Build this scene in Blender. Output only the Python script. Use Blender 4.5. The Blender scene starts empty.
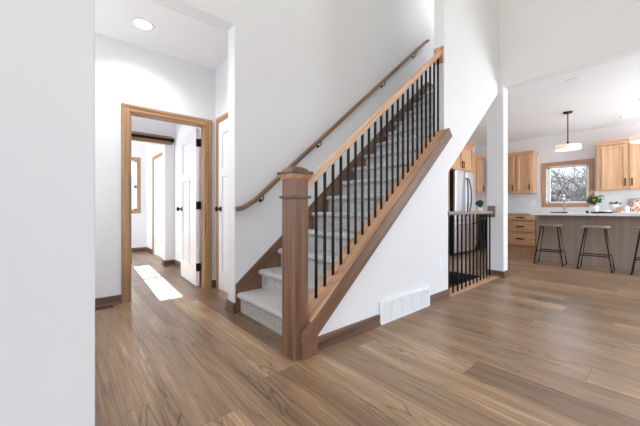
import bpy, bmesh, math, random
from mathutils import Vector, Matrix
PI = math.pi
R = random.Random(7)
C = bpy.context.scene.collection
SC = bpy.context.scene

# ------------------------------------------------------------------ camera
cam = bpy.data.objects.new('camera', bpy.data.cameras.new('camera'))
C.objects.link(cam)
cam.location = (0, 0, 0.985)
TH = math.atan(348 / 300)                      # world X = up the stairs, world Y = towards the hall
cam.rotation_euler = (PI / 2, 0, -math.asin(math.cos(TH)))
cam.data.sensor_width = 36
cam.data.lens = 36 * 300 / 640
cam.data.shift_y = -4 / 640
cam.data.clip_start = 0.05
SC.camera = cam

# ------------------------------------------------------------------ light
def srgb(r, g, b):
    f = lambda v: v / 12.92 if v <= 0.04045 else ((v + 0.055) / 1.055) ** 2.4
    return (f(r / 255), f(g / 255), f(b / 255), 1)

W = bpy.data.worlds.new('sky'); SC.world = W
W.use_nodes = True
wn_, wl_ = W.node_tree.nodes, W.node_tree.links
bg = wn_['Background']
w_tc = wn_.new('ShaderNodeTexCoord'); w_sp = wn_.new('ShaderNodeSeparateXYZ'); w_cr = wn_.new('ShaderNodeValToRGB')
wl_.new(w_tc.outputs['Generated'], w_sp.inputs[0]); wl_.new(w_sp.outputs[2], w_cr.inputs['Fac'])
w_cr.color_ramp.elements[0].position = 0.08                 # pale haze at the horizon, brighter overcast above
w_cr.color_ramp.elements[0].color = tuple(0.2 * v for v in srgb(222, 236, 246)[:3]) + (1,)
w_cr.color_ramp.elements[1].position = 0.26
w_cr.color_ramp.elements[1].color = tuple(1.0 * v for v in srgb(226, 238, 255)[:3]) + (1,)
wl_.new(w_cr.outputs['Color'], bg.inputs['Color'])
bg.inputs['Strength'].default_value = 6.0

sun = bpy.data.objects.new('sun', bpy.data.lights.new('sun', 'SUN'))
C.objects.link(sun)
sun.data.energy = 60
sun.data.angle = math.radians(0.5)
sun.data.color = (1.0, 0.95, 0.88)
sun.rotation_euler = Vector((-0.052, -1.0, -0.459)).to_track_quat('-Z', 'Y').to_euler()

def area(name, loc, direction, sx, sy, power, color=(1, 1, 1)):
    d = bpy.data.lights.new(name, 'AREA'); d.shape = 'RECTANGLE'
    d.size, d.size_y, d.energy, d.color = sx, sy, power, color
    o = bpy.data.objects.new(name, d); C.objects.link(o)
    o.location = loc
    o.rotation_euler = Vector(direction).to_track_quat('-Z', 'Z').to_euler()
    return o
COOL = (0.88, 0.94, 1.0)
area('window_daylight', (1.2, -5.85, 2.5), (0, 1, 0.45), 5.2, 3.8, 18, COOL)       # added lamp inside assumed tall great-room windows
area('rear_daylight', (-3.85, -3.4, 2.5), (1, 0.0, 0.35), 3.6, 3.8, 80, COOL)        # added lamp inside assumed windows behind the camera
area('patio_fill', (6.9, -2.85, 1.25), (0, 1, 1.1), 2.6, 2.2, 255, (0.84, 0.92, 1.0))   # added fill inside an assumed patio door, brightens the kitchen
area('foyer_fill', (-1.55, 2.75, 1.2), (1, 0, 1.8), 1.5, 1.9, 60, COOL)          # unseen fill added to brighten the hall, in front of a solid wall
area('mudroom_fill', (-1.55, 4.8, 1.3), (1, 0, 0.4), 1.5, 1.8, 60, COOL)         # unseen fill added to brighten the mudroom, wall has no window
area('mudroom_far_fill', (-1.55, 7.0, 1.3), (1, 0, 0.4), 1.5, 1.8, 125, COOL)  # second unseen fill, added to brighten the space past the partition
area('great_room_fill', (0.6, -1.6, 5.15), (0, 0, -1), 3.5, 3.0, 42, (0.97, 0.98, 1.0))  # unseen fill under the ceiling, added to brighten the stair wall
area('upper_hall_fill', (5.6, 2.15, 5.15), (0, 0, -1), 0.8, 0.7, 19, (0.97, 0.98, 1.0))  # unseen fill above the landing, added to brighten the upper stairs
for nm_, loc_, dr_, sx_, sy_ in (('kitchen_window_portal', (8.96, 1.535, 1.56), (-1, 0, 0), 0.8, 0.9), ('mudroom_window_portal', (1.165, 8.09, 1.53), (0, -1, 0), 0.32, 1.15)):
    area(nm_, loc_, dr_, sx_, sy_, 1).data.cycles.is_portal = True
SC.view_settings.view_transform = 'Standard'
SC.view_settings.look = 'None'
SC.view_settings.exposure = 0.0
SC.view_settings.gamma = 1
SC.view_settings.use_curve_mapping = False
SC.cycles.use_denoising = True
SC.cycles.max_bounces = 10
SC.cycles.diffuse_bounces = 7
SC.cycles.sample_clamp_indirect = 8

# ------------------------------------------------------------------ materials
def newmat(name):
    m = bpy.data.materials.new(name); m.use_nodes = True
    return m, m.node_tree.nodes, m.node_tree.links, m.node_tree.nodes['Principled BSDF']

def plain(name, col, rough=0.5, metal=0.0, var=0.04, scale=18.0, bump=0.0, bscale=200.0):
    m, n, l, p = newmat(name)
    p.inputs['Roughness'].default_value = rough
    p.inputs['Metallic'].default_value = metal
    tc = n.new('ShaderNodeTexCoord'); nz = n.new('ShaderNodeTexNoise')
    nz.inputs['Scale'].default_value = scale
    l.new(tc.outputs['Object'], nz.inputs['Vector'])
    mx = n.new('ShaderNodeMix'); mx.data_type = 'RGBA'
    mx.inputs[6].default_value = tuple(c * (1 - var) for c in col[:3]) + (1,)
    mx.inputs[7].default_value = tuple(min(1, c * (1 + var)) for c in col[:3]) + (1,)
    l.new(nz.outputs['Fac'], mx.inputs[0]); l.new(mx.outputs[2], p.inputs['Base Color'])
    if bump:
        nb = n.new('ShaderNodeTexNoise'); nb.inputs['Scale'].default_value = bscale
        l.new(tc.outputs['Object'], nb.inputs['Vector'])
        b = n.new('ShaderNodeBump'); b.inputs['Strength'].default_value = bump; b.inputs['Distance'].default_value = 0.003
        l.new(nb.outputs['Fac'], b.inputs['Height']); l.new(b.outputs['Normal'], p.inputs['Normal'])
    return m

def wood(name, c0, c1, axis='Z', rough=0.45, scale=1.0, tilt=0.0):
    m, n, l, p = newmat(name)
    p.inputs['Roughness'].default_value = rough
    tc = n.new('ShaderNodeTexCoord'); mp = n.new('ShaderNodeMapping')
    k = {'X': (1.2, 26, 26), 'Y': (26, 1.2, 26), 'Z': (26, 26, 1.2)}[axis]
    mp.inputs['Scale'].default_value = tuple(v * scale for v in k)
    if tilt:
        m0 = n.new('ShaderNodeMapping'); m0.inputs['Rotation'].default_value = (0, tilt, 0)
        l.new(tc.outputs['Object'], m0.inputs['Vector']); l.new(m0.outputs['Vector'], mp.inputs['Vector'])
    else:
        l.new(tc.outputs['Object'], mp.inputs['Vector'])
    nz = n.new('ShaderNodeTexNoise'); nz.inputs['Scale'].default_value = 1.0
    nz.inputs['Detail'].default_value = 5; nz.inputs['Roughness'].default_value = 0.62; nz.inputs['Distortion'].default_value = 0.7
    l.new(mp.outputs['Vector'], nz.inputs['Vector'])
    cr = n.new('ShaderNodeValToRGB')
    cr.color_ramp.elements[0].position = 0.33; cr.color_ramp.elements[0].color = c0
    cr.color_ramp.elements[1].position = 0.66; cr.color_ramp.elements[1].color = c1
    l.new(nz.outputs['Fac'], cr.inputs['Fac']); l.new(cr.outputs['Color'], p.inputs['Base Color'])
    b = n.new('ShaderNodeBump'); b.inputs['Strength'].default_value = 0.15; b.inputs['Distance'].default_value = 0.002
    l.new(nz.outputs['Fac'], b.inputs['Height']); l.new(b.outputs['Normal'], p.inputs['Normal'])
    return m

def math_node(n, l, op, a, b=None, c=None):
    k = n.new('ShaderNodeMath'); k.operation = op
    for i, v in enumerate((a, b, c)):
        if v is None: continue
        if isinstance(v, (int, float)): k.inputs[i].default_value = v
        else: l.new(v, k.inputs[i])
    return k.outputs[0]

def floor_material():
    m, n, l, p = newmat('plank_floor')
    mt = lambda op, a, b=None, c=None: math_node(n, l, op, a, b, c)
    tc = n.new('ShaderNodeTexCoord'); sp = n.new('ShaderNodeSeparateXYZ')
    l.new(tc.outputs['Object'], sp.inputs[0])
    X, Y = sp.outputs[0], sp.outputs[1]
    u = mt('DIVIDE', mt('SUBTRACT', X, 1.125), 0.229)
    row = mt('FLOOR', u); fu = mt('FRACT', u)
    wn = n.new('ShaderNodeTexWhiteNoise'); wn.noise_dimensions = '1D'; l.new(row, wn.inputs['W'])
    v = mt('ADD', mt('DIVIDE', Y, 1.8), mt('MULTIPLY', wn.outputs['Value'], 7.0))
    colm = mt('FLOOR', v); fv = mt('FRACT', v)
    cb = n.new('ShaderNodeCombineXYZ'); l.new(row, cb.inputs[0]); l.new(colm, cb.inputs[1])
    w2 = n.new('ShaderNodeTexWhiteNoise'); w2.noise_dimensions = '2D'; l.new(cb.outputs[0], w2.inputs['Vector'])
    idv = w2.outputs['Value']
    def grain(sx, sy, detail, dist, off):
        c2 = n.new('ShaderNodeCombineXYZ')
        l.new(mt('ADD', mt('MULTIPLY', X, sx), mt('MULTIPLY', idv, 31.0 + off)), c2.inputs[0])
        l.new(mt('ADD', mt('MULTIPLY', Y, sy), mt('MULTIPLY', idv, 17.0 + off)), c2.inputs[1])
        z = n.new('ShaderNodeTexNoise'); z.inputs['Scale'].default_value = 1
        z.inputs['Detail'].default_value = detail; z.inputs['Distortion'].default_value = dist
        z.inputs['Roughness'].default_value = 0.6
        l.new(c2.outputs[0], z.inputs['Vector'])
        return z.outputs['Fac']
    g1 = grain(75, 2.2, 6, 0.8, 0)                  # fine streaks
    g2 = grain(9, 0.8, 3, 0.6, 5)                   # broad streaks
    g3 = grain(5.5, 0.75, 2.0, 0.5, 11)            # cathedral field
    g4 = grain(3.0, 1.1, 2, 0.3, 23)                # where cathedrals show
    rings = mt('ABSOLUTE', mt('SINE', mt('MULTIPLY', g3, 62.0)))
    line = mt('SUBTRACT', 1.0, mt('SMOOTH_MIN', mt('MULTIPLY', rings, 1.7), 1.0, 0.2))
    mask = n.new('ShaderNodeMapRange'); mask.inputs[1].default_value = 0.50; mask.inputs[2].default_value = 0.62
    l.new(g4, mask.inputs[0])
    cath = mt('MULTIPLY', line, mask.outputs[0])
    tone = mt('ADD', mt('ADD', 0.07, mt('MULTIPLY', idv, 0.22)), mt('ADD', mt('MULTIPLY', g1, 0.72), mt('MULTIPLY', g2, 0.52)))
    tone = mt('SUBTRACT', tone, mt('MULTIPLY', cath, 0.24))
    cr = n.new('ShaderNodeValToRGB'); e = cr.color_ramp.elements
    e[0].position = 0.50; e[0].color = srgb(88, 69, 54)
    e[1].position = 1.15; e[1].color = srgb(200, 168, 134)
    x = e.new(0.70); x.color = srgb(134, 107, 83)
    x = e.new(0.88); x.color = srgb(164, 134, 105)
    e[-1].position = 1.0
    l.new(mt('MULTIPLY', tone, 0.95), cr.inputs['Fac'])
    edge = mt('MAXIMUM', mt('LESS_THAN', fu, 0.012), mt('LESS_THAN', fv, 0.0018))
    mx = n.new('ShaderNodeMix'); mx.data_type = 'RGBA'
    l.new(mt('MULTIPLY', edge, 0.65), mx.inputs[0]); l.new(cr.outputs['Color'], mx.inputs[6])
    mx.inputs[7].default_value = srgb(70, 52, 42)
    l.new(mx.outputs[2], p.inputs['Base Color'])
    l.new(mt('ADD', 0.24, mt('MULTIPLY', g1, 0.16)), p.inputs['Roughness'])
    b = n.new('ShaderNodeBump'); b.inputs['Strength'].default_value = 0.12; b.inputs['Distance'].default_value = 0.002
    l.new(mt('SUBTRACT', g1, edge), b.inputs['Height']); l.new(b.outputs['Normal'], p.inputs['Normal'])
    return m

def carpet_material():
    m, n, l, p = newmat('speckled_carpet')
    p.inputs['Roughness'].default_value = 0.95
    tc = n.new('ShaderNodeTexCoord')
    z = n.new('ShaderNodeTexNoise'); z.inputs['Scale'].default_value = 190; z.inputs['Detail'].default_value = 3
    l.new(tc.outputs['Object'], z.inputs['Vector'])
    cr = n.new('ShaderNodeValToRGB')
    cr.color_ramp.elements[0].position = 0.36; cr.color_ramp.elements[0].color = srgb(132, 130, 131)
    cr.color_ramp.elements[1].position = 0.62; cr.color_ramp.elements[1].color = srgb(220, 217, 216)
    l.new(z.outputs['Fac'], cr.inputs['Fac']); l.new(cr.outputs['Color'], p.inputs['Base Color'])
    b = n.new('ShaderNodeBump'); b.inputs['Strength'].default_value = 0.5; b.inputs['Distance'].default_value = 0.006
    l.new(z.outputs['Fac'], b.inputs['Height']); l.new(b.outputs['Normal'], p.inputs['Normal'])
    return m

def tile_material():
    m, n, l, p = newmat('white_tile')
    p.inputs['Roughness'].default_value = 0.2
    tc = n.new('ShaderNodeTexCoord'); sp = n.new('ShaderNodeSeparateXYZ'); cb = n.new('ShaderNodeCombineXYZ')
    l.new(tc.outputs['Object'], sp.inputs[0])
    l.new(math_node(n, l, 'ADD', sp.outputs[0], sp.outputs[1]), cb.inputs[0]); l.new(sp.outputs[2], cb.inputs[1])
    bk = n.new('ShaderNodeTexBrick')
    bk.inputs['Color1'].default_value = srgb(232, 234, 236); bk.inputs['Color2'].default_value = srgb(224, 227, 230)
    bk.inputs['Mortar'].default_value = srgb(216, 218, 221); bk.inputs['Scale'].default_value = 1
    bk.inputs['Brick Width'].default_value = 0.16; bk.inputs['Row Height'].default_value = 0.08; bk.inputs['Mortar Size'].default_value = 0.003
    l.new(cb.outputs[0], bk.inputs['Vector']); l.new(bk.outputs['Color'], p.inputs['Base Color'])
    return m

def emit(name, col, s):
    m, n, l, p = newmat(name)
    p.inputs['Base Color'].default_value = col
    p.inputs['Emission Color'].default_value = col
    p.inputs['Emission Strength'].default_value = s
    return m

def glass(name, tint=(1, 1, 1, 1)):
    m, n, l, p = newmat(name)
    tr = n.new('ShaderNodeBsdfTransparent'); tr.inputs['Color'].default_value = tint
    gl = n.new('ShaderNodeBsdfGlossy'); gl.inputs['Roughness'].default_value = 0.02
    fr = n.new('ShaderNodeFresnel'); mx = n.new('ShaderNodeMixShader')
    l.new(fr.outputs[0], mx.inputs[0]); l.new(tr.outputs[0], mx.inputs[1]); l.new(gl.outputs[0], mx.inputs[2])
    l.new(mx.outputs[0], n['Material Output'].inputs['Surface'])
    return m

def plate_material():
    m, n, l, p = newmat('floral_plate')
    p.inputs['Roughness'].default_value = 0.25
    tc = n.new('ShaderNodeTexCoord'); z = n.new('ShaderNodeTexVoronoi'); z.inputs['Scale'].default_value = 22
    l.new(tc.outputs['Object'], z.inputs['Vector'])
    cr = n.new('ShaderNodeValToRGB'); e = cr.color_ramp.elements
    e[0].position = 0.0; e[0].color = srgb(120, 28, 24); e[1].position = 0.75; e[1].color = srgb(236, 226, 220)
    x = e.new(0.25); x.color = srgb(196, 110, 100); x = e.new(0.45); x.color = srgb(214, 180, 150)
    l.new(z.outputs['Distance'], cr.inputs['Fac']); l.new(cr.outputs['Color'], p.inputs['Base Color'])
    return m

WALL = plain('white_wall_paint', srgb(229, 229, 230), 0.6, var=0.01, scale=3, bump=0.03, bscale=260)
CEIL = plain('white_ceiling_paint', srgb(236, 236, 237), 0.7, var=0.01, scale=3, bump=0.12, bscale=60)
FLOOR = floor_material()
CARPET = carpet_material()
TILE = tile_material()
SLOPE = math.atan(0.838)
OAK_Z = wood('stained_oak_upright', srgb(90, 62, 45), srgb(138, 101, 77), 'Z')
OAK_S = wood('stained_oak_sloped', srgb(88, 60, 42), srgb(138, 100, 75), 'X', tilt=SLOPE)
OAK_X = wood('stained_oak_along', srgb(78, 55, 41), srgb(118, 88, 68), 'X')
OAK_Y = wood('stained_oak_across', srgb(78, 55, 41), srgb(118, 88, 68), 'Y')
OAK_S_LIT = wood('stained_oak_sloped_lit', srgb(160, 115, 82), srgb(216, 172, 134), 'X', tilt=SLOPE, rough=0.4)  # stained oak with hall light and highlights put into a lighter, warmer colour
BANISTER = wood('banister_oak', srgb(172, 130, 98), srgb(222, 186, 154), 'X', tilt=SLOPE, rough=0.4)
GREYRAIL = wood('weathered_oak', srgb(112, 96, 86), srgb(152, 136, 124), 'X')
CASING = wood('door_casing_oak', srgb(140, 104, 72), srgb(186, 146, 108), 'Z')  # stained oak lightened to honey, warm hall light put into the colour
CASING_X = wood('door_casing_oak_head', srgb(140, 104, 72), srgb(186, 146, 108), 'X')
CASING_Y = wood('door_casing_oak_side_head', srgb(140, 104, 72), srgb(186, 146, 108), 'Y')
WCASE = wood('window_casing_oak', srgb(160, 120, 92), srgb(204, 164, 132), 'Z')
WCASE_Y = wood('window_casing_oak_head', srgb(160, 120, 92), srgb(204, 164, 132), 'Y')
MAPLE = wood('maple_upright', srgb(190, 144, 106), srgb(222, 180, 142), 'Z', 0.38, 0.6)
MAPLE_X = wood('maple_along', srgb(186, 138, 102), srgb(216, 172, 134), 'X', 0.38, 0.6)
ISLAND = wood('taupe_stained_panel', srgb(136, 119, 107), srgb(158, 140, 127), 'Z', 0.5, 0.35)
QUARTZ = plain('white_quartz', srgb(226, 226, 228), 0.18, var=0.03, scale=6)
BLACK = plain('black_iron', srgb(13, 13, 14), 0.5)
DARKBR = plain('dark_bronze', srgb(48, 40, 36), 0.4, 0.6)
WHITE = plain('white_enamel', srgb(238, 238, 238), 0.35, var=0.01)
DOORW = plain('white_door_paint', srgb(236, 236, 238), 0.4, var=0.01)
BLACK.node_tree.nodes['Principled BSDF'].inputs['Specular IOR Level'].default_value = 0.2
STEEL = plain('brushed_steel', srgb(226, 228, 232), 0.3, 0.75, var=0.03, scale=40)
DSTEEL = plain('dark_steel', srgb(70, 72, 76), 0.35, 0.8)
BLACKG = plain('black_glass', srgb(16, 16, 18), 0.08)
CHROME = plain('chrome', srgb(210, 212, 214), 0.12, 1.0)
GLASS = glass('clear_glass')
SHADE = emit('frosted_shade', srgb(250, 228, 208), 0.35)
BULB = emit('lamp_lens', srgb(255, 250, 242), 14)
LEAF = plain('green_leaf', srgb(44, 92, 34), 0.5, var=0.4, scale=30)
LEMON = plain('lemon_skin', srgb(236, 206, 60), 0.45)
CERAMIC = plain('white_ceramic', srgb(240, 240, 240), 0.25, var=0.01)
TRAYB = plain('black_tray', srgb(34, 34, 38), 0.4)
GREYB = plain('grey_board', srgb(176, 178, 182), 0.5)
SEAT = wood('stool_seat_wood', srgb(128, 104, 86), srgb(182, 158, 134), 'Y', 0.4)
BARK = plain('grey_bark', srgb(44, 42, 44), 0.9, var=0.2)
GROUND = plain('winter_lawn', srgb(150, 142, 120), 0.95, var=0.2, scale=2)
PLATE = plate_material()
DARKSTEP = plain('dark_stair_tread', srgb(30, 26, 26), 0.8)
PLASTIC = plain('white_plastic', srgb(236, 238, 240), 0.4, var=0.01)

# ------------------------------------------------------------------ mesh helpers
class M:
    def __init__(s): s.b = bmesh.new()
    def box(s, x0, x1, y0, y1, z0, z1):
        v = [s.b.verts.new((x, y, z)) for x in (x0, x1) for y in (y0, y1) for z in (z0, z1)]
        for f in ((0, 1, 3, 2), (4, 6, 7, 5), (0, 4, 5, 1), (2, 3, 7, 6), (0, 2, 6, 4), (1, 5, 7, 3)):
            s.b.faces.new([v[i] for i in f])
        return s
    def prism(s, pts, axis, a, b):                 # 2D polygon swept along an axis; 'Y' takes (x, z), 'Z' takes (x, y), 'X' takes (y, z)
        f = {'Y': lambda p, t: (p[0], t, p[1]), 'Z': lambda p, t: (p[0], p[1], t), 'X': lambda p, t: (t, p[0], p[1])}[axis]
        A = [s.b.verts.new(f(p, a)) for p in pts]; B = [s.b.verts.new(f(p, b)) for p in pts]
        s.b.faces.new(A); s.b.faces.new(B[::-1])
        for i in range(len(pts)):
            j = (i + 1) % len(pts); s.b.faces.new([A[j], A[i], B[i], B[j]])
        return s
    def tube(s, path, r, n=8, flat=None):          # tube along points, radius or list of radii; flat=(w,h) rectangular section
        path = [Vector(p) for p in path]; rings = []
        rs = r if isinstance(r, (list, tuple)) else [r] * len(path)
        for i, p in enumerate(path):
            d = (path[min(i + 1, len(path) - 1)] - path[max(i - 1, 0)]).normalized()
            up = Vector((0, 0, 1)) if abs(d.z) < 0.95 else Vector((1, 0, 0))
            a = d.cross(up).normalized(); c = a.cross(d).normalized()
            if flat:
                w, h = flat[0] / 2, flat[1] / 2; q = min(w, h) * 0.35
                off = [(w - q, h), (w, h - q), (w, -h + q), (w - q, -h), (-w + q, -h), (-w, -h + q), (-w, h - q), (-w + q, h)]
                rings.append([s.b.verts.new(p + a * x + c * y) for x, y in off])
            else:
                rings.append([s.b.verts.new(p + (a * math.cos(2 * PI * k / n) + c * math.sin(2 * PI * k / n)) * rs[i]) for k in range(n)])
        m = len(rings[0])
        for A, B in zip(rings, rings[1:]):
            for k in range(m): s.b.faces.new([A[k], A[(k + 1) % m], B[(k + 1) % m], B[k]])
        s.b.faces.new(rings[0][::-1]); s.b.faces.new(rings[-1])
        return s
    def lathe(s, prof, c=(0, 0, 0), n=24):
        rings = []
        for r, z in prof:
            if r < 1e-6: rings.append([s.b.verts.new((c[0], c[1], c[2] + z))])
            else: rings.append([s.b.verts.new((c[0] + r * math.cos(2 * PI * k / n), c[1] + r * math.sin(2 * PI * k / n), c[2] + z)) for k in range(n)])
        for A, B in zip(rings, rings[1:]):
            for k in range(n):
                q = [A[k % len(A)], A[(k + 1) % len(A)], B[(k + 1) % len(B)], B[k % len(B)]]
                q = list(dict.fromkeys(q))
                if len(q) > 2: s.b.faces.new(q)
        return s
    def build(s, name, mat, parent=None, bevel=0.0, smooth=False, kind=None):
        if parent is not None and 'origin' in ORG.get(parent.name, {}):
            o0 = ORG[parent.name]['origin']
            bmesh.ops.translate(s.b, verts=s.b.verts, vec=-Vector(o0))
        bmesh.ops.recalc_face_normals(s.b, faces=s.b.faces)
        me = bpy.data.meshes.new(name); s.b.to_mesh(me); s.b.free()
        me.materials.append(mat)
        o = bpy.data.objects.new(name, me); C.objects.link(o)
        if parent is not None:
            o.parent = parent; ORG[o.name] = dict(ORG.get(parent.name, {}))
        if smooth:
            for p in me.polygons: p.use_smooth = True
        if bevel:
            b = o.modifiers.new('bevel', 'BEVEL'); b.width = bevel; b.segments = 2; b.limit_method = 'ANGLE'; b.angle_limit = math.radians(40)
        if kind: o['kind'] = kind
        return o
ORG = {}

def thing(name, label, cat, loc=(0, 0, 0), group=None, rot=0, local=False):
    o = bpy.data.objects.new(name, None); C.objects.link(o)
    o.location = loc; o.rotation_euler = (0, 0, rot); o.empty_display_size = 0.1
    o['label'] = label; o['category'] = cat
    if group: o['group'] = group
    ORG[o.name] = {} if local else {'origin': loc}     # local: children are given in local coordinates
    return o
def tag(o, label, cat, group=None):
    o['label'] = label; o['category'] = cat
    if group: o['group'] = group
    return o
def dup(root, loc, label, group=None):
    r = root.copy(); C.objects.link(r); r.location = loc; r['label'] = label
    if group: r['group'] = group
    for ch in list(root.children):
        c = ch.copy(); C.objects.link(c); c.parent = r
        for g in ch.children:
            d = g.copy(); C.objects.link(d); d.parent = c
    return r
def structure(name, m, mat, parent=None, bevel=0): return m.build(name, mat, parent, bevel, kind='structure')

# ------------------------------------------------------------------ levels
CZ, TOP, UP = 2.74, 5.2, 3.04              # low ceilings, great-room ceiling, upper floor
YK, YS = 1.605, 2.69                       # face of the knee wall, face of the far stair wall
RISE, RUN, X1 = 0.19, 0.2275, 1.297
capz = lambda x: 0.345 + 0.852 * (x - 1.393)       # top of the sloped curb cap
railz = lambda x: 1.126 + 0.83 * (x - 1.303)       # underside of the banister

# ------------------------------------------------------------------ the room shell
f = M()
HX0, HX1, HY0, HY1 = 3.34, 4.68, 1.765, 2.66       # basement stair well
f.box(-4, HX0, -6, 8.2, -0.12, 0); f.box(HX1, 9.1, -6, 8.2, -0.12, 0)
f.box(HX0, HX1, -6, HY0, -0.12, 0); f.box(HX0, HX1, HY1, 8.2, -0.12, 0)
structure('floor', f, FLOOR)
structure('wall_near_left', M().box(-4, 0.089, 1.3, 1.42, 0, TOP), WALL, bevel=0.006)
w = M().prism([(1.245, 0), (4.85, 0), (4.85, CZ + 0.06), (7.2, CZ + 0.06), (7.2, TOP), (-4, TOP), (-4, CZ), (1.245, CZ)], 'Y', YS, 2.84)
structure('wall_stair', w, WALL, bevel=0.008)
structure('ceiling_hall', M().box(-1.6, 1.6, 2.84, 3.86, CZ, CZ + 0.1), CEIL)
w = M().box(-1.6, 0.545, 3.73, 3.85, 0, CZ).box(1.35, 1.6, 3.73, 3.85, 0, CZ).box(0.545, 1.35, 3.73, 3.85, 2.03, CZ)
structure('wall_hall_back', w, WALL)
w = M().box(1.475, 1.60, 3.60, 3.73, 0, CZ).box(1.475, 1.60, 2.84, 2.95, 0, CZ).box(1.475, 1.60, 2.95, 3.60, 2.04, CZ)
structure('wall_hall_right', w, WALL)
structure('wall_hall_left', M().box(-1.72, -1.6, 1.42, 3.85, 0, CZ), WALL)
# mudroom beyond the hall door
structure('wall_mudroom_right', M().box(1.52, 1.64, 3.85, 6.12, 0, CZ).box(1.52, 1.64, 6.12, 7.26, 2.04, CZ).box(1.52, 1.64, 7.26, 8.02, 0, CZ), WALL)
structure('wall_mudroom_left', M().box(-1.72, -1.6, 3.85, 8.14, 0, CZ), WALL)
structure('wall_mudroom_partition', M().box(1.36, 1.52, 5.70, 5.86, 0, CZ).box(-1.6, -0.1, 5.70, 5.86, 0, CZ).box(-0.1, 1.36, 5.70, 5.86, 2.10, CZ), WALL, bevel=0.005)
WX0, WX1, WZ0, WZ1 = 1.005, 1.325, 0.955, 2.10
w = M().box(-1.6, WX0, 8.02, 8.14, 0, CZ).box(WX1, 1.64, 8.02, 8.14, 0, CZ).box(WX0, WX1, 8.02, 8.14, 0, WZ0).box(WX0, WX1, 8.02, 8.14, WZ1, CZ)
structure('wall_mudroom_far', w, WALL)
structure('ceiling_mudroom', M().box(-1.72, 1.7, 3.86, 8.14, CZ, CZ + 0.1), CEIL)
# knee wall, the wall above it, and the sloped cut over the guard rail
w = M().prism([(1.262, 0), (3.28, 0), (3.28, 1.395), (4.79, 2.66), (4.79, TOP), (3.185, TOP), (3.185, 1.80), (3.15, capz(3.15) - 0.03), (1.262, capz(1.262) - 0.03)], 'Y', YK, 1.725)
structure('wall_knee', w, WALL, bevel=0.006)
structure('ceiling_soffit', M().prism([(3.0, 1.16), (4.80, 2.665), (4.80, 2.735), (3.0, 1.23)], 'Y', 1.725, YS), WALL)
structure('wall_stair_end', M().box(2.98, 3.06, 1.725, YS, 0, 1.2), WALL)
structure('wall_over_kitchen', M().box(4.79, 4.96, -6, YK + 0.12, CZ, TOP), WALL)
structure('wall_pillar', M().box(4.79, 4.96, 1.535, 1.76, 0, CZ), WALL, bevel=0.006)
structure('ceiling_kitchen', M().box(4.96, 9.0, -6, 3.7, CZ, CZ + 0.1).box(4.79, 4.96, 1.725, 3.7, CZ, CZ + 0.1), CEIL)
KW = 8.88
TX0, TX1, TZ0, TZ1 = 1.145, 1.925, 1.12, 2.005      # kitchen window hole (y, z)
w = M().box(KW, KW + 0.14, -6, TX0, 0, CZ).box(KW, KW + 0.14, TX1, 3.7, 0, CZ).box(KW, KW + 0.14, TX0, TX1, 0, TZ0).box(KW, KW + 0.14, TX0, TX1, TZ1, CZ)
structure('wall_kitchen_back', w, WALL)
structure('wall_kitchen_left', M().box(4.85, KW, 3.56, 3.68, 0, CZ), WALL)
structure('wall_kitchen_near', M().box(4.85, 4.97, 2.84, 3.56, 0, CZ), WALL)
structure('floor_upper_landing', M().box(4.70, 7.2, 1.6, YS, CZ + 0.1, UP), CEIL)
structure('wall_upper_right', M().box(4.79, 7.2, YK, 1.725, CZ + 0.1, TOP), WALL)
structure('wall_upper_end', M().box(7.2, 7.3, YK, 2.84, CZ + 0.1, TOP), WALL)
structure('ceiling_great_room', M().box(-4.1, 7.3, -6.1, 2.84, TOP, TOP + 0.1), CEIL)
# walls behind and beside the camera, with assumed windows for the daylight lamps
w = M().box(-4, -1.4, -6.12, -6, 0, TOP).box(3.8, 4.96, -6.12, -6, 0, TOP).box(-1.4, 3.8, -6.12, -6, 0, 0.6).box(-1.4, 3.8, -6.12, -6, 4.4, TOP)
structure('wall_right', w, WALL)
structure('wall_kitchen_right', M().box(4.96, 5.6, -3.12, -3, 0, CZ).box(8.2, 9.0, -3.12, -3, 0, CZ).box(5.6, 8.2, -3.12, -3, 2.4, CZ), WALL)
structure('wall_great_room_far', M().box(4.84, 4.96, -6, -3, 0, CZ), WALL)
w = M().box(-4.12, -4, -6, -4.7, 0, TOP).box(-4.12, -4, 0.3, 1.42, 0, TOP).box(-4.12, -4, -4.7, 0.3, 0, 0.6).box(-4.12, -4, -4.7, 0.3, 4.4, TOP)
structure('wall_back', w, WALL)
for n_, (a, b, c, d, yw) in enumerate(((-1.4, 3.8, 0.6, 4.4, -6.06), (5.6, 8.2, 0.0, 2.4, -3.06))):
    fr = M()
    for q in range(4):
        xq = a + (b - a) * q / 3; fr.box(xq - 0.05, xq + 0.05, yw - 0.04, yw + 0.04, c, d)
    fr.box(a, b, yw - 0.04, yw + 0.04, c, c + 0.08).box(a, b, yw - 0.04, yw + 0.04, d - 0.08, d)
    o = structure('window_%d' % (3 + n_), fr, WHITE)
    structure('window_glass', M().box(a, b, yw - 0.01, yw, c, d), GLASS, o)
fr = M()
for q in range(4):
    yq = -4.7 + 5.0 * q / 3; fr.box(-4.1, -4.02, yq - 0.05, yq + 0.05, 0.6, 4.4)
fr.box(-4.1, -4.02, -4.7, 0.3, 0.6, 0.68).box(-4.1, -4.02, -4.7, 0.3, 4.32, 4.4)
o = structure('window_5', fr, WHITE); structure('window_glass', M().box(-4.07, -4.06, -4.7, 0.3, 0.6, 4.4), GLASS, o)

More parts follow.
